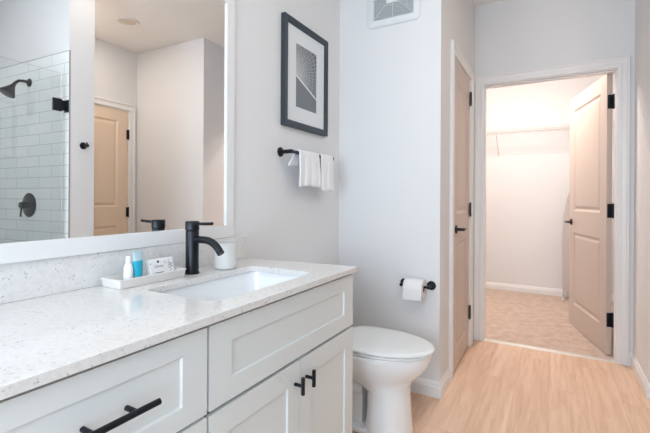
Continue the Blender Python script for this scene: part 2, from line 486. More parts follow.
# ------------------------------------------------------------------ doors
DSTEPS = [(0.008, 0.006), (0.016, 0.010), (0.024, 0.010), (0.044, 0.003)]


def lever(parent, M, flip=1):
    """rose, neck and lever on the plane local y=0 pointing to -y; lever runs along +x*flip"""
    bm = new(); n = lambda x, y, z: M @ Vector((x, y, z))
    o = n(0, 0, 0); ax = n(0, -1, 0) - o
    lathe(bm, [(0.027, 0), (0.027, 0.006), (0.024, 0.009), (0.010, 0.009), (0.0095, 0.045)], o, ax, 24)
    tube(bm, [n(-0.002 * flip, -0.046, 0), n(0.03 * flip, -0.049, 0), n(0.075 * flip, -0.048, -.001), n(0.11 * flip, -0.042, -.003)], [0.0095, 0.009, 0.008, 0.007])
    return obj('handle', bm, M_BLACK, parent, smooth=40)


def hinge(parent, p, du, dv):
    """knuckle at p (vertical), one leaf in each direction du, dv"""
    bm = new(); p = Vector(p)
    for k in range(5):
        z0 = p.z - .05 + k * .02
        tube(bm, [(p.x, p.y, z0 + .0008), (p.x, p.y, z0 + .0192)], 0.0068, 12)
    tube(bm, [(p.x, p.y, p.z - .054), (p.x, p.y, p.z + .054)], 0.0045, 10)
    for d in (du, dv):
        d = Vector(d); q = d.normalized().cross(Vector((0, 0, 1))) * 0.0012
        a = p + d
        vs = [(p + q), (a + q), (a - q), (p - q)]
        loft(bm, [[(v.x, v.y, z) for v in vs] for z in (p.z - .05, p.z + .05)])
    return obj('hinge', bm, M_BLACK, parent)


# closet door (door_1), opened into the closet
PW, PH = 0.82, 2.018
ang = math.radians(14.3)
piv = Vector((1.5675, 3.505, 0.012))
d = Vector((-math.sin(ang), math.cos(ang), 0)); n = Vector((-math.cos(ang), -math.sin(ang), 0))
hc = piv + n * 0.035
# local x along door from hinge, local y into door (front = hall face at y=0)
M1 = Matrix(((d.x, -n.x, 0, hc.x), (d.y, -n.y, 0, hc.y), (0, 0, 1, hc.z), (0, 0, 0, 1)))
rects = [(0.115, PW - .115, 0.19, 0.825), (0.115, PW - .115, 1.015, PH - .115)]
door = struct('door_1', slab(new(), M1, PW, PH, 0.035, rects, DSTEPS), M_DOOR, bevel=0.0012,
              label='beige two-panel door standing open into the carpeted closet', cat='door')
lever(door, M1 @ Matrix.Translation((PW - .062, 0, 0.915)), -1)
lever(door, M1 @ Matrix.Translation((PW - .062, 0.035, 0.915)) @ Matrix.Rotation(PI, 4, 'Z'), 1)
for z in (1.827, 1.045, 0.264):
    hinge(door, (piv.x + .006, piv.y - .001, z), n * 0.036, (0.004, -0.036, 0))
# linen door (door_2), a little ajar into the hall; hinges at its far edge
LW = 0.586
a2 = math.radians(1.2)
hp = Vector((XW - 0.002, L1 - .0145, 0.012))
d2 = Vector((math.sin(a2), -math.cos(a2), 0)); n2 = Vector((math.cos(a2), math.sin(a2), 0))
# front face = hall face (+x)
M2 = Matrix(((d2.x, -n2.x, 0, hp.x), (d2.y, -n2.y, 0, hp.y), (0, 0, 1, hp.z), (0, 0, 0, 1)))
rects = [(0.10, LW - .10, 0.13, 0.825), (0.10, LW - .10, 1.015, PH - .115)]
door = struct('door_2', slab(new(), M2, LW, PH, 0.035, rects, DSTEPS), M_DOOR, bevel=0.0012,
              label='narrow beige two-panel door in the left wall of the hall', cat='door')
lever(door, M2 @ Matrix.Translation((LW - .062, 0, 0.915)), -1)
for z in (1.886, 1.045, 0.264):
    hinge(door, (XW + .008, L1 - .010, z), (-0.002, -0.026, 0), (-0.002, 0.012, 0))
# entrance door (door_3), closed, seen in the mirror
EW = E1 - E0 - .03
M3 = Matrix(((0, 1, 0, XD + .002), (-1, 0, 0, E1 - .015), (0, 0, 1, .012), (0, 0, 0, 1)))
rects = [(0.115, EW - .115, 0.19, 0.825), (0.115, EW - .115, 1.015, PH - .115)]
door = struct('door_3', slab(new(), M3, EW, PH, 0.035, rects, DSTEPS), M_DOOR3, bevel=0.0012,
              label='tan entrance door reflected in the mirror with black hinges', cat='door')
lever(door, M3 @ Matrix.Translation((EW - .062, 0, 0.915)), -1)
for z in (1.784, 0.971, 0.2):
    hinge(door, (XD - .006, E1 - .010, z), (0.002, -0.026, 0), (0.002, 0.012, 0))
bm = new(); box(bm, XD, XD + .1, E0, E0 + .012, 0, DH); box(bm, XD, XD + .1, E1 - .012, E1, 0, DH); box(bm, XD, XD + .1, E0 + .012, E1 - .012, DH - .012, DH); jamb('trim_8', bm)

# ------------------------------------------------------------------ vanity
FX = 0.516           # plane of the cabinet fronts
ZT = 0.8532
ZG1, ZG2 = 0.8334, 0.620


def front(name, parent, y0, y1, z0, z1, st, rl):
    M = Matrix(((0, -1, 0, FX), (1, 0, 0, y0), (0, 0, 1, z0), (0, 0, 0, 1)))
    w_, h_ = y1 - y0, z1 - z0
    return obj(name, slab(new(), M, w_, h_, 0.019, [(st, w_ - st, rl, h_ - rl)], [(0.0015, 0.006)], both=False), M_CAB, parent, bevel=0.0012)


def bar_pull(parent, c, axis, half, post):
    """matt black bar pull: rod along axis with posts back to the front"""
    bm = new(); c = Vector(c); a = Vector(axis)
    tube(bm, [c - a * half, c + a * half], 0.0062, 16)
    for s in post:
        p = c + a * s; tube(bm, [(FX, p.y, p.z), (p.x, p.y, p.z)], 0.0052, 12)
    return obj('handle', bm, M_BLACK, parent, smooth=40)


def cab_body(parent, y0, y1):
    bm = new(); f_ = FX - .0205
    box(bm, 0.003, f_, y0, y0 + .018, 0.10, ZG1 - .001); box(bm, 0.003, f_, y1 - .018, y1, 0.10, ZG1 - .001)
    box(bm, 0.003, .015, y0 + .018, y1 - .018, 0.10, ZG1 - .001); box(bm, .015, f_, y0 + .018, y1 - .018, 0.10, 0.118)
    box(bm, 0.003, FX - .085, y0, y1, 0, 0.0995)
    o = obj('body', bm, M_CAB, parent)
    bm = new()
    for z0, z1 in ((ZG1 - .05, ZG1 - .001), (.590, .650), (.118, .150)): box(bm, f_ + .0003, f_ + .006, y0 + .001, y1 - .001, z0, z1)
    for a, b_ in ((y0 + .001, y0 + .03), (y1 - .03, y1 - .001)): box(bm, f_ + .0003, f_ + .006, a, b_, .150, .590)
    obj('face_frame', bm, M_CABSHADE, parent)
    return o


YS = 0.667
dc = thing('drawer_cabinet', 'pale grey drawer cabinet at the near end with a long black bar pull', 'cabinet', (0, 0, 0))
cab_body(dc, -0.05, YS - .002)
for z0, z1 in ((0.624, 0.822), (0.372, 0.616), (0.110, 0.364)):
    f_ = front('drawer', dc, -0.045, YS - .004, z0, z1, 0.070, 0.045)
    if z0 > .6:
        bar_pull(f_, (FX + .032, 0.424, 0.7275), (0, 1, 0), 0.087, (-.040, .040))
    else:
        bar_pull(f_, (FX + .032, 0.424, (z0 + z1) / 2), (0, 1, 0), 0.082, (-.038, .038))
sk = thing('sink_cabinet', 'pale grey cabinet under the sink with false drawer front and paired doors', 'cabinet', (0, 0, 0))
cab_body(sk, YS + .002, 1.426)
front('false_drawer_front', sk, YS + .004, 1.430, 0.624, 0.822, 0.074, 0.054)
YM = 1.053
dl = front('door', sk, YS + .004, YM - .0015, 0.110, 0.613, 0.065, 0.065)
dr = front('door', sk, YM + .0015, 1.430, 0.110, 0.613, 0.065, 0.065)
bar_pull(dl, (FX + .030, 1.0225, 0.549), (0, 0, 1), 0.026, (0.0,))
bar_pull(dr, (FX + .030, 1.086, 0.549), (0, 0, 1), 0.026, (0.0,))

# worktop with the sink cut-out
SX0, SX1, SYA, SYB = 0.175, 0.455, 0.745, 1.228


def rrect(x0, x1, y0, y1, r, z, n=6):
    out = []
    for cx, cy, a0 in ((x1 - r, y1 - r, 0), (x0 + r, y1 - r, PI / 2), (x0 + r, y0 + r, PI), (x1 - r, y0 + r, 1.5 * PI)):
        for k in range(n + 1):
            a = a0 + PI / 2 * k / n; out.append((cx + r * math.cos(a), cy + r * math.sin(a), z))
    return out


bm = new()
X0, X1, Y0, Y1 = 0.0, 0.535, -0.06, 1.430
RC = 0.035
hole = rrect(SX0, SX1, SYA, SYB, RC, 0)
yend = lambda x: 1.372 + (Y1 - 1.372) * x / X1      # the far end is not quite square to the wall
def zface(z):
    def F(*pts): bm.faces.new([bm.verts.new((p[0], p[1], z)) for p in pts])
    xs_ = [X0, SX0, SX0 + RC, SX1 - RC, SX1, X1]; ys_ = [Y0, SYA, SYA + RC, SYB - RC, SYB, None]
    for i in range(5):
        for j in range(5):
            if 1 <= i <= 3 and 1 <= j <= 3: continue
            a, b_ = xs_[i], xs_[i + 1]; c, d_ = ys_[j], ys_[j + 1]
            F((a, c), (b_, c), (b_, d_ if d_ is not None else yend(b_)), (a, d_ if d_ is not None else yend(a)))
    n_ = len(hole) // 4
    for q, c in enumerate(((SX1, SYB), (SX0, SYB), (SX0, SYA), (SX1, SYA))):
        arc = hole[q * n_:(q + 1) * n_]
        for k in range(n_ - 1): F(arc[k], arc[k + 1], c)
zface(ZT); zface(ZG1)
def strip(a, b): bm.faces.new([bm.verts.new((a[0], a[1], ZG1)), bm.verts.new((b[0], b[1], ZG1)), bm.verts.new((b[0], b[1], ZT)), bm.verts.new((a[0], a[1], ZT))])
N = len(hole)
for k in range(N): strip(hole[k], hole[(k + 1) % N])
xs_ = [X0, SX0, SX0 + RC, SX1 - RC, SX1, X1]; ys_ = [Y0, SYA, SYA + RC, SYB - RC, SYB]
for a, b_ in zip(xs_, xs_[1:]): strip((a, Y0), (b_, Y0)); strip((a, yend(a)), (b_, yend(b_)))
for X in (X0, X1):
    yy = ys_ + [yend(X)]
    for a, b_ in zip(yy, yy[1:]): strip((X, a), (X, b_))
bmesh.ops.remove_doubles(bm, verts=bm.verts, dist=1e-5)
ct = obj('worktop', bm, M_QUARTZ, bevel=0.0015)
tag(ct, 'white speckled quartz worktop running over both grey cabinets', 'worktop')
bm = new(); box(bm, 0.0005, 0.020, -0.06, 1.372, ZT + .0003, 0.953, 0.0015)
tag(obj('backsplash', bm, M_QUARTZ), 'low speckled quartz upstand against the wall below the mirror', 'backsplash')

# sink: basin hung below the cut-out
bm = new(); rings = []
for ins, z in ((-0.024, ZG1 - .0010), (-0.007, ZG1 - .0010), (-.004, 0.815), (0.006, 0.74), (0.026, 0.695), (0.070, 0.682), (0.125, 0.678)):
    rings.append(rrect(SX0 + ins, SX1 - ins, SYA + ins, SYB - ins, max(0.045 - ins * .1, 0.02), z))
for ins, z in ((0.125, 0.670), (0.07, 0.672), (0.015, 0.69), (-0.010, 0.74), (-0.014, 0.81), (-0.024, 0.820)):
    rings.append(rrect(SX0 + ins, SX1 - ins, SYA + ins, SYB - ins, max(0.045 - ins * .1, 0.02), z))
loft(bm, rings, caps=False)
R = rings[6]; vs = [bm.verts.new(p) for p in R]; bm.faces.new(vs)
bmesh.ops.remove_doubles(bm, verts=bm.verts, dist=1e-5)
sink = obj('sink_basin', bm, M_SINK, smooth=50)
tag(sink, 'white rectangular undermount sink basin set into the quartz worktop', 'sink')
bm = new(); lathe(bm, [(0.022, 0), (0.022, .003), (0.017, .004), (0.015, .001)], ((SX0 + SX1) / 2, (SYA + SYB) / 2, 0.6785)); obj('drain', bm, M_BLACK, sink, smooth=40)

# faucet
FXC, FYC = 0.100, 0.992
fa = thing('faucet', 'matt black single-lever faucet standing behind the sink', 'faucet', (FXC, FYC, ZT))
bm = new(); lathe(bm, [(0.0255, 0.0005), (0.0255, 0.005), (0.0225, 0.007), (0.0225, 0.150), (0.0215, 0.152)]); obj('body', bm, M_BLACK, fa, smooth=40)
bm = new(); lathe(bm, [(0.0215, 0.1525), (0.0240, 0.154), (0.0240, 0.182), (0.0225, 0.184)]); obj('handle_hub', bm, M_BLACK, fa, smooth=40)
bm = new(); tube(bm, [(0.010, 0, .176), (0.050, 0.002, .176), (0.094, 0.003, .178)], [0.0052, 0.0052, 0.0055]); obj('handle', bm, M_BLACK, fa, smooth=40)
bm = new(); sp = [(0.010, 0, .121), (0.062, 0, .121)]
for k in range(9):
    a = math.radians(6 + k * 5.5); sp.append((0.062 + 0.085 * math.sin(a), 0, .121 - 0.085 * (1 - math.cos(a))))
sp.append((sp[-1][0] + .010, 0, sp[-1][2] - .012))
tube(bm, sp, 0.0125, 20); obj('spout', bm, M_BLACK, fa, smooth=40)

# ------------------------------------------------------------------ mirror
MB, MT, MR, ML = 1.0035, 1.937, 1.251, 0.02
mi = thing('mirror', 'large rectangular wall mirror with a flat white frame above the worktop', 'mirror', (0, 0.6, MB - .05))
o0 = Vector((0, 0.6, MB - .05))
FW = 0.040
dl_ = math.tan(math.radians(1.5))
gx = lambda y: 0.006 - dl_ * (y - MR)
def fr(name, y0, y1, z0, z1):
    bm = new()
    loft(bm, [[(0.0005, y - o0.y, z0 - o0.z), (gx(y) + .008, y - o0.y, z0 - o0.z), (gx(y) + .008, y - o0.y, z1 - o0.z), (0.0005, y - o0.y, z1 - o0.z)] for y in (y0, y1)])
    obj(name, bm, M_TRIM, mi, bevel=.0012)
fr('frame_rail', ML - FW, MR + .047, 0.9538, MB); fr('frame_rail', ML - FW, MR + .047, MT, MT + FW)
fr('frame_stile', MR, MR + .047, MB, MT); fr('frame_stile', ML - FW, ML, MB, MT)
bm = new()
pts = [(gx(y), y - o0.y) for y in (ML, MR)]
loft(bm, [[(pts[0][0], pts[0][1], z), (pts[1][0], pts[1][1], z), (pts[1][0] - .003, pts[1][1], z), (pts[0][0] - .003, pts[0][1], z)] for z in (MB - o0.z, MT - o0.z)])
obj('mirror_glass', bm, M_MIRROR, mi)

# vanity light above the mirror (out of the frame)
vl = thing('vanity_light', 'black bar wall light with three globes above the mirror', 'wall light', (0.0, 0.7, 2.22))
bm = new(); box(bm, 0.001, 0.02, -.28, .28, -.03, .03, .003); tube(bm, [(0.07, -.26, 0), (0.07, .26, 0)], .008); tube(bm, [(0.02, 0, 0), (0.07, 0, 0)], .008); obj('back_bar', bm, M_BLACK, vl)
for k in (-1, 0, 1):
    bm = new(); lathe(bm, [(0.012, -.0), (0.03, -.01), (0.048, -.04), (0.05, -.06), (0.045, -.085), (0.02, -.105)], (0.07, k * .22, -.008), (0, 0, 1), 20); obj('globe', bm, M_BULB, vl, smooth=60)

# ------------------------------------------------------------------ toiletries on the worktop
ty = 0.0
tr = thing('tray', 'long white ceramic tray holding toiletries left of the faucet', 'tray', (0.083, 0.8215, ZT + .0005), rotz=ty)
tl, tw = 0.118, 0.043   # half length along y, half width along x
bm = new()
def rr2(hx, hy, z, r=.006): return rrect(-hx, hx, -hy, hy, r, z, 4)
loft(bm, [rr2(tw - .003, tl - .003, 0), rr2(tw, tl, .004), rr2(tw + .002, tl + .002, .022), rr2(tw + .004, tl + .004, .0245), rr2(tw + .004, tl + .004, .027), rr2(tw - .003, tl - .003, .027), rr2(tw - .005, tl - .005, .006)])
obj('dish', bm, M_TRAY, tr, smooth=35)


def on_tray(lx, ly, z=0.0075):
    c_, s_ = math.cos(ty), math.sin(ty)
    return (0.083 + lx * c_ - ly * s_, 0.8215 + lx * s_ + ly * c_, ZT + z)


b = thing('lotion_bottle', 'small white travel bottle standing in the tray', 'bottle', on_tray(0.004, -0.064), rotz=ty)
bm = new()
def oval(a, b_, z, n=20): return [(a * math.cos(2 * PI * k / n), b_ * math.sin(2 * PI * k / n), z) for k in range(n)]
loft(bm, [oval(.0125, .0125, 0), oval(.014, .014, .004), oval(.0135, .0135, .045), oval(.010, .010, .056), oval(.006, .006, .060)]); obj('bottle_body', bm, M_WHITEP, b, smooth=50)
bm = new(); lathe(bm, [(.0078, .060), (.0078, .078), (.0065, .080)]); obj('cap', bm, M_WHITEP, b, smooth=40)
b = thing('toothpaste_tube', 'small teal and aqua tube standing on its cap in the tray', 'tube', on_tray(0.006, -0.034), rotz=ty + .2)
bm = new(); loft(bm, [oval(.010, .010, .010), oval(.012, .015, .016), oval(.009, .0185, .060), oval(.0022, .0195, .080), oval(.0022, .020, .094)]); obj('tube_body', bm, M_TEALL, b, smooth=50)
bm = new(); loft(bm, [oval(.0092, .0092, 0), oval(.0096, .0096, .010)]); obj('cap', bm, M_WHITEP, b, smooth=40)
bm = new(); loft(bm, [oval(.0128, .0158, .0165), oval(.0112, .0180, .044), oval(.0092, .0195, .060), oval(.0080, .0197, .064)]); obj('label', bm, M_TEAL, b, smooth=50)
b = thing('soap_bar', 'white wrapped soap bar with grey floral print leaning in the tray', 'soap', on_tray(0.008, 0.052, 0.010), rotz=ty)
b.rotation_euler = (0, math.radians(-14), ty)
bm = new(); box(bm, -.010, .010, -.046, .046, 0, .058, .003); obj('wrapper', bm, M_SOAP, b)
# printed mark: small crest, script word and flower sprays
fc = bpy.data.curves.new('script', 'FONT'); fc.body = 'Caress'; fc.size = 0.0125; fc.align_x = 'CENTER'; fc.extrude = 0.0001; fc.shear = 0.4
tmp = bpy.data.objects.new('tmp', fc); COL.objects.link(tmp)
bpy.context.view_layer.update()
me = bpy.data.meshes.new_from_object(tmp.evaluated_get(bpy.context.evaluated_depsgraph_get()))
bpy.data.objects.remove(tmp); me.materials.clear(); me.materials.append(mat('script_print', rgb(112, 112, 112), .6))
to = bpy.data.objects.new('lettering', me); COL.objects.link(to); to.parent = b
to.rotation_euler = (PI / 2, 0, PI / 2); to.location = (.0103, -.014, .029)
bm = new(); lathe(bm, [(.0042, 0), (.0042, .0004)], (.0101, -.014, .047), (1, 0, 0), 14); obj('crest', bm, M_DARKP, b)
bm = new(); box(bm, .0101, .0104, -.030, .003, .011, .0130); obj('underline', bm, M_DARKP, b)
bm = new(); box(bm, .0101, .0104, -.044, -.0415, .040, .045); obj('corner_mark', bm, M_DARKP, b)
bm = new(); rnd = random.Random(3)
for k in range(9):
    a0 = rnd.uniform(0, 6.28); cy, cz = rnd.uniform(.014, .038), rnd.uniform(.014, .048)
    pts_ = [(.0104, cy + .0065 * math.cos(a0 + t) * (1 - t * .12), cz + .0065 * math.sin(a0 + t) * (1 - t * .12)) for t in [i * .5 for i in range(9)]]
    tube(bm, pts_, .0006, 5)
obj('floral_print', bm, mat('grey_print', rgb(150, 150, 152), .6), b)

bm = new(); lathe(bm, [(.034, 0.0), (.040, .004), (.0425, .012), (.043, .098), (.0422, .100), (.0395, .099), (.0385, .012), (.030, .007)], n=40)
cup = obj('tumbler', bm, M_CUP, loc=(0.128, 1.128, ZT + .0005), smooth=40)
tag(cup, 'frosted white tumbler standing on the worktop behind the faucet', 'tumbler')

# ------------------------------------------------------------------ picture
PY0, PY1, PZ0, PZ1 = 1.648, 2.092, 1.493, 2.060
pf = thing('framed_picture', 'black-framed black-and-white architectural photo hanging above the towel bar', 'picture', (0.0, PY0, PZ0))
Wp, Hp = PY1 - PY0, PZ1 - PZ0; fw = 0.034
bm = new()
prof = [(0, 0.001), (0, 0.026), (0.004, 0.028), (fw - .004, 0.024), (fw, 0.020), (fw, 0.001)]
cs = [(0, 0, 1, 1), (Wp, 0, -1, 1), (Wp, Hp, -1, -1), (0, Hp, 1, -1)]
rg = [[(dd, cy + sy * t, cz_ + sz * t) for t, dd in prof] for cy, cz_, sy, sz in cs]
loft(bm, rg + [rg[0]], caps=False); bmesh.ops.remove_doubles(bm, verts=bm.verts, dist=1e-5)
obj('frame', bm, M_FRAME, pf)
ay0, ay1, az0, az1 = 0.115, Wp - .115, 0.115, Hp - .115
bm = new()
for q in ((fw, ay0, fw, Hp - fw), (ay1, Wp - fw, fw, Hp - fw), (ay0, ay1, fw, az0), (ay0, ay1, az1, Hp - fw)): box(bm, .010, .016, *q)
obj('mat_board', bm, M_MAT, pf)
bm = new(); box(bm, 0, .004, 0, ay1 - ay0, 0, az1 - az0); o = obj('photo_print', bm, M_ART, pf, loc=(.009, ay0, az0))

# ------------------------------------------------------------------ towel bar and towels
TY0, TY1, TZ, TX = 1.646, 2.070, 1.355, 0.066
tb = thing('towel_bar', 'matt black towel bar fixed to the wall below the picture', 'towel bar', (0, TY0, TZ))
for yy in (0, TY1 - TY0 - 0.0):
    bm = new(); lathe(bm, [(0.024, .0005), (0.024, .006), (0.021, .009), (0.0105, .010), (0.0105, TX + .009)], (0, yy, 0), (1, 0, 0), 24); obj('mount', bm, M_BLACK, tb, smooth=40)
bm = new(); tube(bm, [(TX, -.004, 0), (TX, TY1 - TY0 + .012, 0)], 0.0085, 16); obj('bar', bm, M_BLACK, tb, smooth=40)


def towel(name, label, y0, y1, zf, zb, th, seed, waves=3, amp=.006, flare=0.0, back=0.0, group='white towels on the towel bar'):
    rnd = random.Random(seed); bm = new(); r = 0.0085 + th / 2 + .0015
    path = []
    nb = 8
    for k in range(nb + 1): path.append((-r - .004 * (1 - k / nb), zb + (TZ - zb) * k / nb, 1 - k / nb))
    for k in range(1, 8):
        a = PI - PI * k / 8; path.append((r * math.cos(a), TZ + r * math.sin(a), 0))
    nf = 14
    for k in range(nf + 1): path.append((r + .004 * k / nf, TZ - (TZ - zf) * k / nf, k / nf))
    ny = 36; ph = rnd.uniform(0, 6); grid = []
    for dx, z, t in path:
        row = []
        for j in range(ny + 1):
            s = j / ny; wv = math.sin(ph + s * waves * 2 * PI) + .5 * math.sin(ph * 2 + s * waves * 4.3 * PI)
            x = TX + dx + (1 if dx > 0 else -1) * 0 + wv * amp * t * (1 if dx > 0 else .5) + (amp * t if dx > 0 else -amp * t * .4)
            y = y0 + (y1 - y0) * s + (s - .5) * flare * t + .004 * t * math.sin(z * 40 + ph)
            y -= (back * t if dx < 0 else 0.0)
            zz = z - (t ** 6) * .004 * math.sin(s * 9 + ph)
            row.append(bm.verts.new((max(x, .012), y, zz)))
        grid.append(row)
    for a, b_ in zip(grid, grid[1:]):
        for j in range(ny): bm.faces.new((a[j], a[j + 1], b_[j + 1], b_[j]))
    o = obj(name, bm, M_TOWEL, smooth=80)
    md = o.modifiers.new('thick', 'SOLIDIFY'); md.thickness = th; md.offset = 0
    return tag(o, label, 'towel', group)


towel('hand_towel', 'larger white hand towel hanging in folds at the middle of the bar', 1.706, 1.895, 1.183, 1.288, .008, 1, 3, .0040, flare=.03, back=.045)
towel('hand_towel', 'narrow white hand towel hanging at the right end of the bar', 1.922, 2.052, 1.165, 1.19, .008, 2, 2, .0038, flare=.010)

# ------------------------------------------------------------------ vent
vx, vz = 0.3620, 2.335
ve = thing('vent_grille', 'square white exhaust vent grille high on the wall above the toilet', 'vent', (vx, YV, vz))
bm = new()
def vr(h, d, r): return [(p[0], -d, p[1]) for p in rrect(-h, h, -h, h, r, 0, 6)]
loft(bm, [vr(.168, .0005, .03), vr(.168, .006, .03), vr(.160, .014, .028), vr(.130, .016, .008), vr(.122, .009, .004), vr(.121, .003, .004)], caps=False)
obj('frame', bm, M_VENT, ve, smooth=40)
bm = new(); box(bm, -.122, .122, -.004, -.001, -.122, .122); obj('backing', bm, M_VENTD, ve)
bm = new()
for k in range(7):          # concentric louvre slats
    h = .052 + k * .0105
    for a, b_ in (((-h, -h), (h, -h)), ((h, -h), (h, h)), ((h, h), (-h, h)), ((-h, h), (-h, -h))):
        x0, x1 = sorted((a[0], b_[0])); z0, z1 = sorted((a[1], b_[1])); t = .0028
        box(bm, x0 - t, x1 + t, -.010, -.004, z0 - t, z1 + t)
obj('slats', bm, M_VENTD, ve)
bm = new()
for a in range(8):
    c_, s_ = math.cos(a * PI / 4), math.sin(a * PI / 4); L_ = .122 * (math.sqrt(2) if a % 2 else 1) - .002
    p0, p1 = (.03 * c_, -.0115, .03 * s_), (L_ * c_, -.0115, L_ * s_); tube(bm, [p0, p1], .0019, 6)
obj('ribs', bm, M_VENT, ve)
bm = new(); box(bm, -.039, .039, -.016, -.004, -.039, .039, .002); obj('centre_cap', bm, M_VENT, ve)

# ------------------------------------------------------------------ toilet paper
RX0, RX1, RYc, RZ = 0.470, 0.576, 2.222, 0.612
tp = thing('toilet_paper_holder', 'matt black toilet paper holder with two round mounts on the wall', 'toilet paper holder', (0.52, YV, 0.628))
for sx in (-1, 1):
    xx = .079 * sx + .002
    bm = new(); lathe(bm, [(.0255, .0005), (.0255, .006), (.022, .010), (.010, .011), (.0095, .070), (.008, .073)], (xx, 0, 0), (0, -1, 0), 24); obj('mount', bm, M_BLACK, tp, smooth=40)
bm = new(); tube(bm, [(-.079, -.066, 0), (.083, -.066, 0)], .0065, 14); obj('rod', bm, M_BLACK, tp, smooth=40)
bm = new(); cy0 = 0.628 - (.019 - .0065 - .001)
rp = lambda x, prof_: lathe(bm, prof_, (RX0, RYc, cy0), (1, 0, 0), 40, caps=False)
rp(0, [(.019, 0), (.053, 0), (.054, .002), (.054, .104), (.053, .106), (.019, .106), (.019, 0)])
tpr = obj('toilet_paper_roll', bm, M_PAPER, smooth=40)
tag(tpr, 'full white toilet paper roll on the black holder', 'toilet paper')
bm = new(); lathe(bm, [(.0188, .001), (.0188, .105), (.0178, .105), (.0178, .001), (.0188, .001)], (RX0, RYc, cy0), (1, 0, 0), 24, caps=False); obj('core', bm, M_CARD, tpr)
bm = new(); loft(bm, [[(RX0 + .001, RYc - .0545, cy0 + .0), (RX0 + .105, RYc - .0545, cy0 + .0), (RX0 + .105, RYc - .0535, cy0), (RX0 + .001, RYc - .0535, cy0)], [(RX0 + .001, RYc - .0550, cy0 - .058), (RX0 + .105, RYc - .0550, cy0 - .056), (RX0 + .105, RYc - .0543, cy0 - .056), (RX0 + .001, RYc - .0543, cy0 - .058)]]); obj('loose_sheet', bm, M_PAPER, tpr)

# ------------------------------------------------------------------ toilet
TC = 1.850
to_ = thing('toilet', 'white close-coupled toilet with closed lid between cabinet and wall', 'toilet', (0, TC, 0))


def egg(xb, xf, hw, z, p=2.3, n=48, wide=0.42):
    """egg outline: back xb (squarish), front xf (round); widest at fraction wide from the back"""
    out = []; xm = xb + (xf - xb) * wide
    for k in range(n):
        a = 2 * PI * k / n; c_, s_ = math.cos(a), math.sin(a)
        if c_ >= 0: x = xm + (xf - xm) * c_; y = hw * s_
        else:
            q = 2 / 3.2; x = xm - (xm - xb) * abs(c_) ** q; y = hw * (abs(s_) ** q) * (1 if s_ > 0 else -1)
        out.append((x, y, z))
    return out


bm = new()
# bowl with the front pedestal
loft(bm, [egg(.41, .626, .120, 0, wide=.5), egg(.41, .628, .122, .012, wide=.5), egg(.415, .622, .117, .06, wide=.5), egg(.42, .616, .112, .14, wide=.5), egg(.42, .614, .110, .205, wide=.5),
          egg(.36, .618, .116, .240), egg(.28, .640, .138, .272), egg(.22, .678, .162, .308), egg(.19, .704, .176, .345), egg(.18, .714, .182, .375), egg(.18, .716, .183, .392), egg(.18, .713, .181, .396)])
# rear body: recessed trapway core, deck and foot flange
loft(bm, [[(x, y, z) for x, y in ((.06, -h), (.40, -h), (.40, h), (.06, h))] for z, h in ((0.0, .085), (.03, .070), (.20, .066), (.28, .10))])
box(bm, .05, .45, -.112, .112, 0, .028, .010, 3)
loft(bm, [rrect(.03, .36, -h, h, .03, z) for z, h in ((.245, .085), (.265, .105), (.33, .125), (.385, .150), (.398, .150))])
for s in (-1, 1):      # trapway bulges on each side
    tube(bm, [(.40, s * .055, .20), (.33, s * .064, .205), (.26, s * .066, .165), (.22, s * .066, .10), (.17, s * .064, .06)], [.030, .036, .038, .036, .03], 14)
obj('bowl', bm, M_PORC, to_, smooth=38)
bm = new(); loft(bm, [egg(.255, .720, .181, .3985), egg(.25, .724, .184, .401), egg(.25, .724, .184, .408), egg(.255, .720, .182, .410)]); obj('seat', bm, M_LID, to_, smooth=60)
bm = new(); loft(bm, [egg(.25, .723, .183, .4125), egg(.245, .729, .186, .415), egg(.245, .729, .186, .421), egg(.25, .724, .183, .426), egg(.27, .70, .165, .4295), egg(.32, .63, .12, .4315), egg(.38, .55, .05, .432)]); obj('lid', bm, M_LID, to_, smooth=60)
for s in (-1, 1):
    bm = new(); tube(bm, [(.236, s * .085 - .018, .418), (.236, s * .085 + .018, .418)], .012, 14); box(bm, .222, .244, s * .085 - .016, s * .085 + .016, .397, .415, .003); obj('lid_hinge', bm, M_LID, to_, smooth=40)
bm = new(); loft(bm, [rrect(.025, .175, -.185, .185, .03, .398), rrect(.015, .195, -.20, .20, .035, .44), rrect(.01, .20, -.21, .21, .035, .70)]); obj('tank', bm, M_PORC, to_, smooth=40)
bm = new(); loft(bm, [rrect(.006, .206, -.216, .216, .035, .701), rrect(.004, .208, -.218, .218, .035, .725), rrect(.012, .20, -.21, .21, .03, .735)]); obj('tank_lid', bm, M_PORC, to_, smooth=40)
bm = new(); tube(bm, [(.198, -.15, .66), (.215, -.15, .66)], .010, 12); tube(bm, [(.217, -.155, .66), (.220, -.09, .652)], [.006, .005], 10); obj('flush_lever', bm, M_CHROME, to_, smooth=40)

# ------------------------------------------------------------------ shower (seen in the mirror)
GX, GT = 1.700, 1.962
sd = thing('shower_door', 'frameless clear glass shower door with black hinges, seen in the mirror', 'shower door', (GX, 1.56, 0.105))
bm = new(); box(bm, -.004, .004, -.70, -.002, .008, GT - .105, .0008); obj('glass', bm, M_GLASS, sd)
for zc in (1.745 - .105, 0.30 - .105):
    bm = new(); box(bm, -.009, .009, -.056, .002, -.042, .042, .002); box(bm, -.007, .007, .002, .0385, -.034, .034, .001); box(bm, -.022, .022, .0325, .0395, -.042, .042, .001)
    obj('hinge', bm, M_BLACK, sd, loc=(0, 0, zc))
bm = new(); tube(bm, [(-.045, -.65, .75), (-.045, -.65, 1.05)], .009, 14); tube(bm, [(-.045, -.65, .78), (-.004, -.65, .78)], .007, 10); tube(bm, [(-.045, -.65, 1.02), (-.004, -.65, 1.02)], .007, 10); obj('handle', bm, M_BLACK, sd, smooth=40)
bm = new(); box(bm, GX - .004, GX + .004, SY0 + .002, 0.852, .101, GT, .0008)
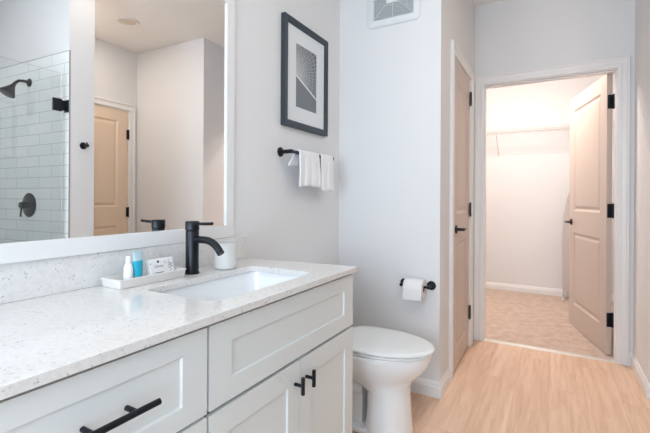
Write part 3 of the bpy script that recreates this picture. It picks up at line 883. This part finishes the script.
tag(obj('fixed_glass_screen', bm, M_GLASS), 'fixed clear glass panel beside the shower door', 'glass panel')

HX = 2.165
sh = thing('showerhead', 'matt black cone shower head on a curved arm on the tiled wall', 'shower head', (HX, YT, 1.966))
bm = new(); lathe(bm, [(.030, .0005), (.030, .006), (.024, .012), (.012, .014)], (0, 0, 0), (0, -1, 0), 24); obj('flange', bm, M_BLACK, sh, smooth=40)
bm = new(); tube(bm, [(0, -.010, 0), (0, -.04, .003), (0, -.07, -.003), (0, -.092, -.022), (0, -.108, -.048)], .0105, 14); obj('arm', bm, M_BLACK, sh, smooth=60)
bm = new(); lathe(bm, [(.014, 0), (.017, .012), (.020, .02), (.050, .075), (.052, .082), (.046, .084)], (0, -.104, -.042), (0, -.50, -.86), 28); obj('spray_cone', bm, M_BLACK, sh, smooth=50)
sv = thing('shower_valve', 'matt black round shower valve plate with lever on the tiled wall', 'shower valve', (2.160, YT, 1.062))
bm = new(); lathe(bm, [(.089, .0005), (.089, .004), (.084, .007)], (0, 0, 0), (0, -1, 0), 48); obj('plate', bm, M_BLACK, sv, smooth=40)
bm = new(); lathe(bm, [(.026, .007), (.026, .045), (.022, .05), (.022, .062)], (0, 0, 0), (0, -1, 0), 28); obj('hub', bm, M_BLACK, sv, smooth=40)
bm = new(); tube(bm, [(0, -.052, -.01), (.0, -.058, -.085)], .006, 12); obj('lever', bm, M_BLACK, sv, smooth=40)

rh = thing('robe_hook', 'small matt black robe hook on the white wing wall beside the shower', 'hook', (XR, 1.697, 1.485))
bm = new(); lathe(bm, [(.024, .0005), (.024, .006), (.020, .010), (.009, .011), (.009, .044), (.012, .046), (.012, .052)], (0, 0, 0), (-1, 0, 0), 24)
obj('rosette', bm, M_BLACK, rh, smooth=40)
bm = new(); tube(bm, [(-.040, 0, 0), (-.046, 0, .022)], .005, 10); obj('peg', bm, M_BLACK, rh, smooth=40)


def ceiling_light(label, x, y, lens):
    t = thing('ceiling_light', label, 'ceiling light', (x, y, CH))
    bm = new(); lathe(bm, [(.092, 0), (.092, -.004), (.086, -.008), (.070, -.006), (.066, -.002)], (0, 0, -.0005), (0, 0, 1), 40, caps=False); obj('trim_ring', bm, M_TRIM, t, smooth=40)
    bm = new(); lathe(bm, [(.068, -.0015), (.068, -.003)], (0, 0, 0), (0, 0, 1), 32); obj('lens', bm, lens, t)
    return t


ceiling_light('round unlit beige ceiling disc of the door alcove, seen in the mirror', 2.02, 2.31, mat('unlit_lens', rgb(214, 204, 190), .6))
ceiling_light('added round recessed ceiling light close to the wing wall of the alcove', 2.20, 1.98, M_LENS)  # fixture added to house the alcove fill
ceiling_light('added round recessed ceiling light in front of the toilet', 1.42, 1.72, M_LENS)  # likewise an added fixture, for the hall fill
ceiling_light('round recessed ceiling light over the vanity', 1.0, 0.5, M_BULB)
ceiling_light('round recessed ceiling light inside the shower', 2.15, 0.6, M_BULB)
ceiling_light('round recessed ceiling light inside the closet', 0.85, 4.10, M_LENS)

# ------------------------------------------------------------------ closet shelf and ironing board
ws = thing('wire_shelf', 'white ventilated wire shelf with hanging rail on the closet back wall', 'shelf', (1.0, 5.40, 1.955))
xa, xb = -1.38, 1.38
bm = new()
for y, z, r in ((-.285, 0, .0036), (-.285, -.032, .0030), (-.285, -.066, .0040), (-.145, -.004, .0030), (-.01, -.004, .0030)): tube(bm, [(xa, y, z), (xb, y, z)], r, 8)
obj('rails', bm, M_WIRE, ws)
bm = new(); x = xa
while x < xb:
    tube(bm, [(x, -.003, 0), (x, -.287, .001), (x, -.288, -.066)], .0014, 5); x += .0254
o = obj('deck_wires', bm, M_WIRE, ws)
for x in (-.39, .45, 1.2, -1.1):
    bm = new(); tube(bm, [(x, -.283, -.03), (x - .002, -.004, -.27)], .0042, 8); box(bm, x - .009, x + .009, -.004, 0, -.30, -.255); obj('support_brace', bm, M_WIRE, ws)

ib = thing('ironing_board', 'beige-covered ironing board standing upright against the closet back wall', 'ironing board', (1.455, 5.22, 0.01))
lean = math.radians(4.5); ib.rotation_euler = (-lean, 0, 0)
def board(y):
    out = []; half = [(0.0, .13), (.03, .160), (.55, .165), (.85, .150), (1.05, .118), (1.20, .078), (1.29, .042), (1.325, .0)]
    prof_ = []
    for i in range(len(half) - 1):
        for k in range(4):
            t = k / 4; prof_.append((half[i][0] + (half[i + 1][0] - half[i][0]) * t, half[i][1] + (half[i + 1][1] - half[i][1]) * t))
    R_ = [(w_, y, h_ + .08) for h_, w_ in prof_] + [(0, y, 1.405)] + [(-w_, y, h_ + .08) for h_, w_ in prof_[::-1]]
    return R_
bm = new(); loft(bm, [board(0), board(.028)]); obj('padded_cover', bm, M_IRON, ib, bevel=.006)
for s in (-1, 1):
    bm = new(); tube(bm, [(s * .10, .040, .95), (s * .13, .045, .25), (s * .155, .030, .012)], .009, 10); tube(bm, [(s * .155, .028, .012), (s * .155, -.05, .012)], .009, 10); obj('leg', bm, M_WIRE, ib, smooth=40)
    bm = new(); tube(bm, [(s * .155, -.05, .012), (s * .155, -.075, .012)], .012, 10); obj('foot', bm, M_BLACK if s > 0 else M_WHITEP, ib, smooth=40)
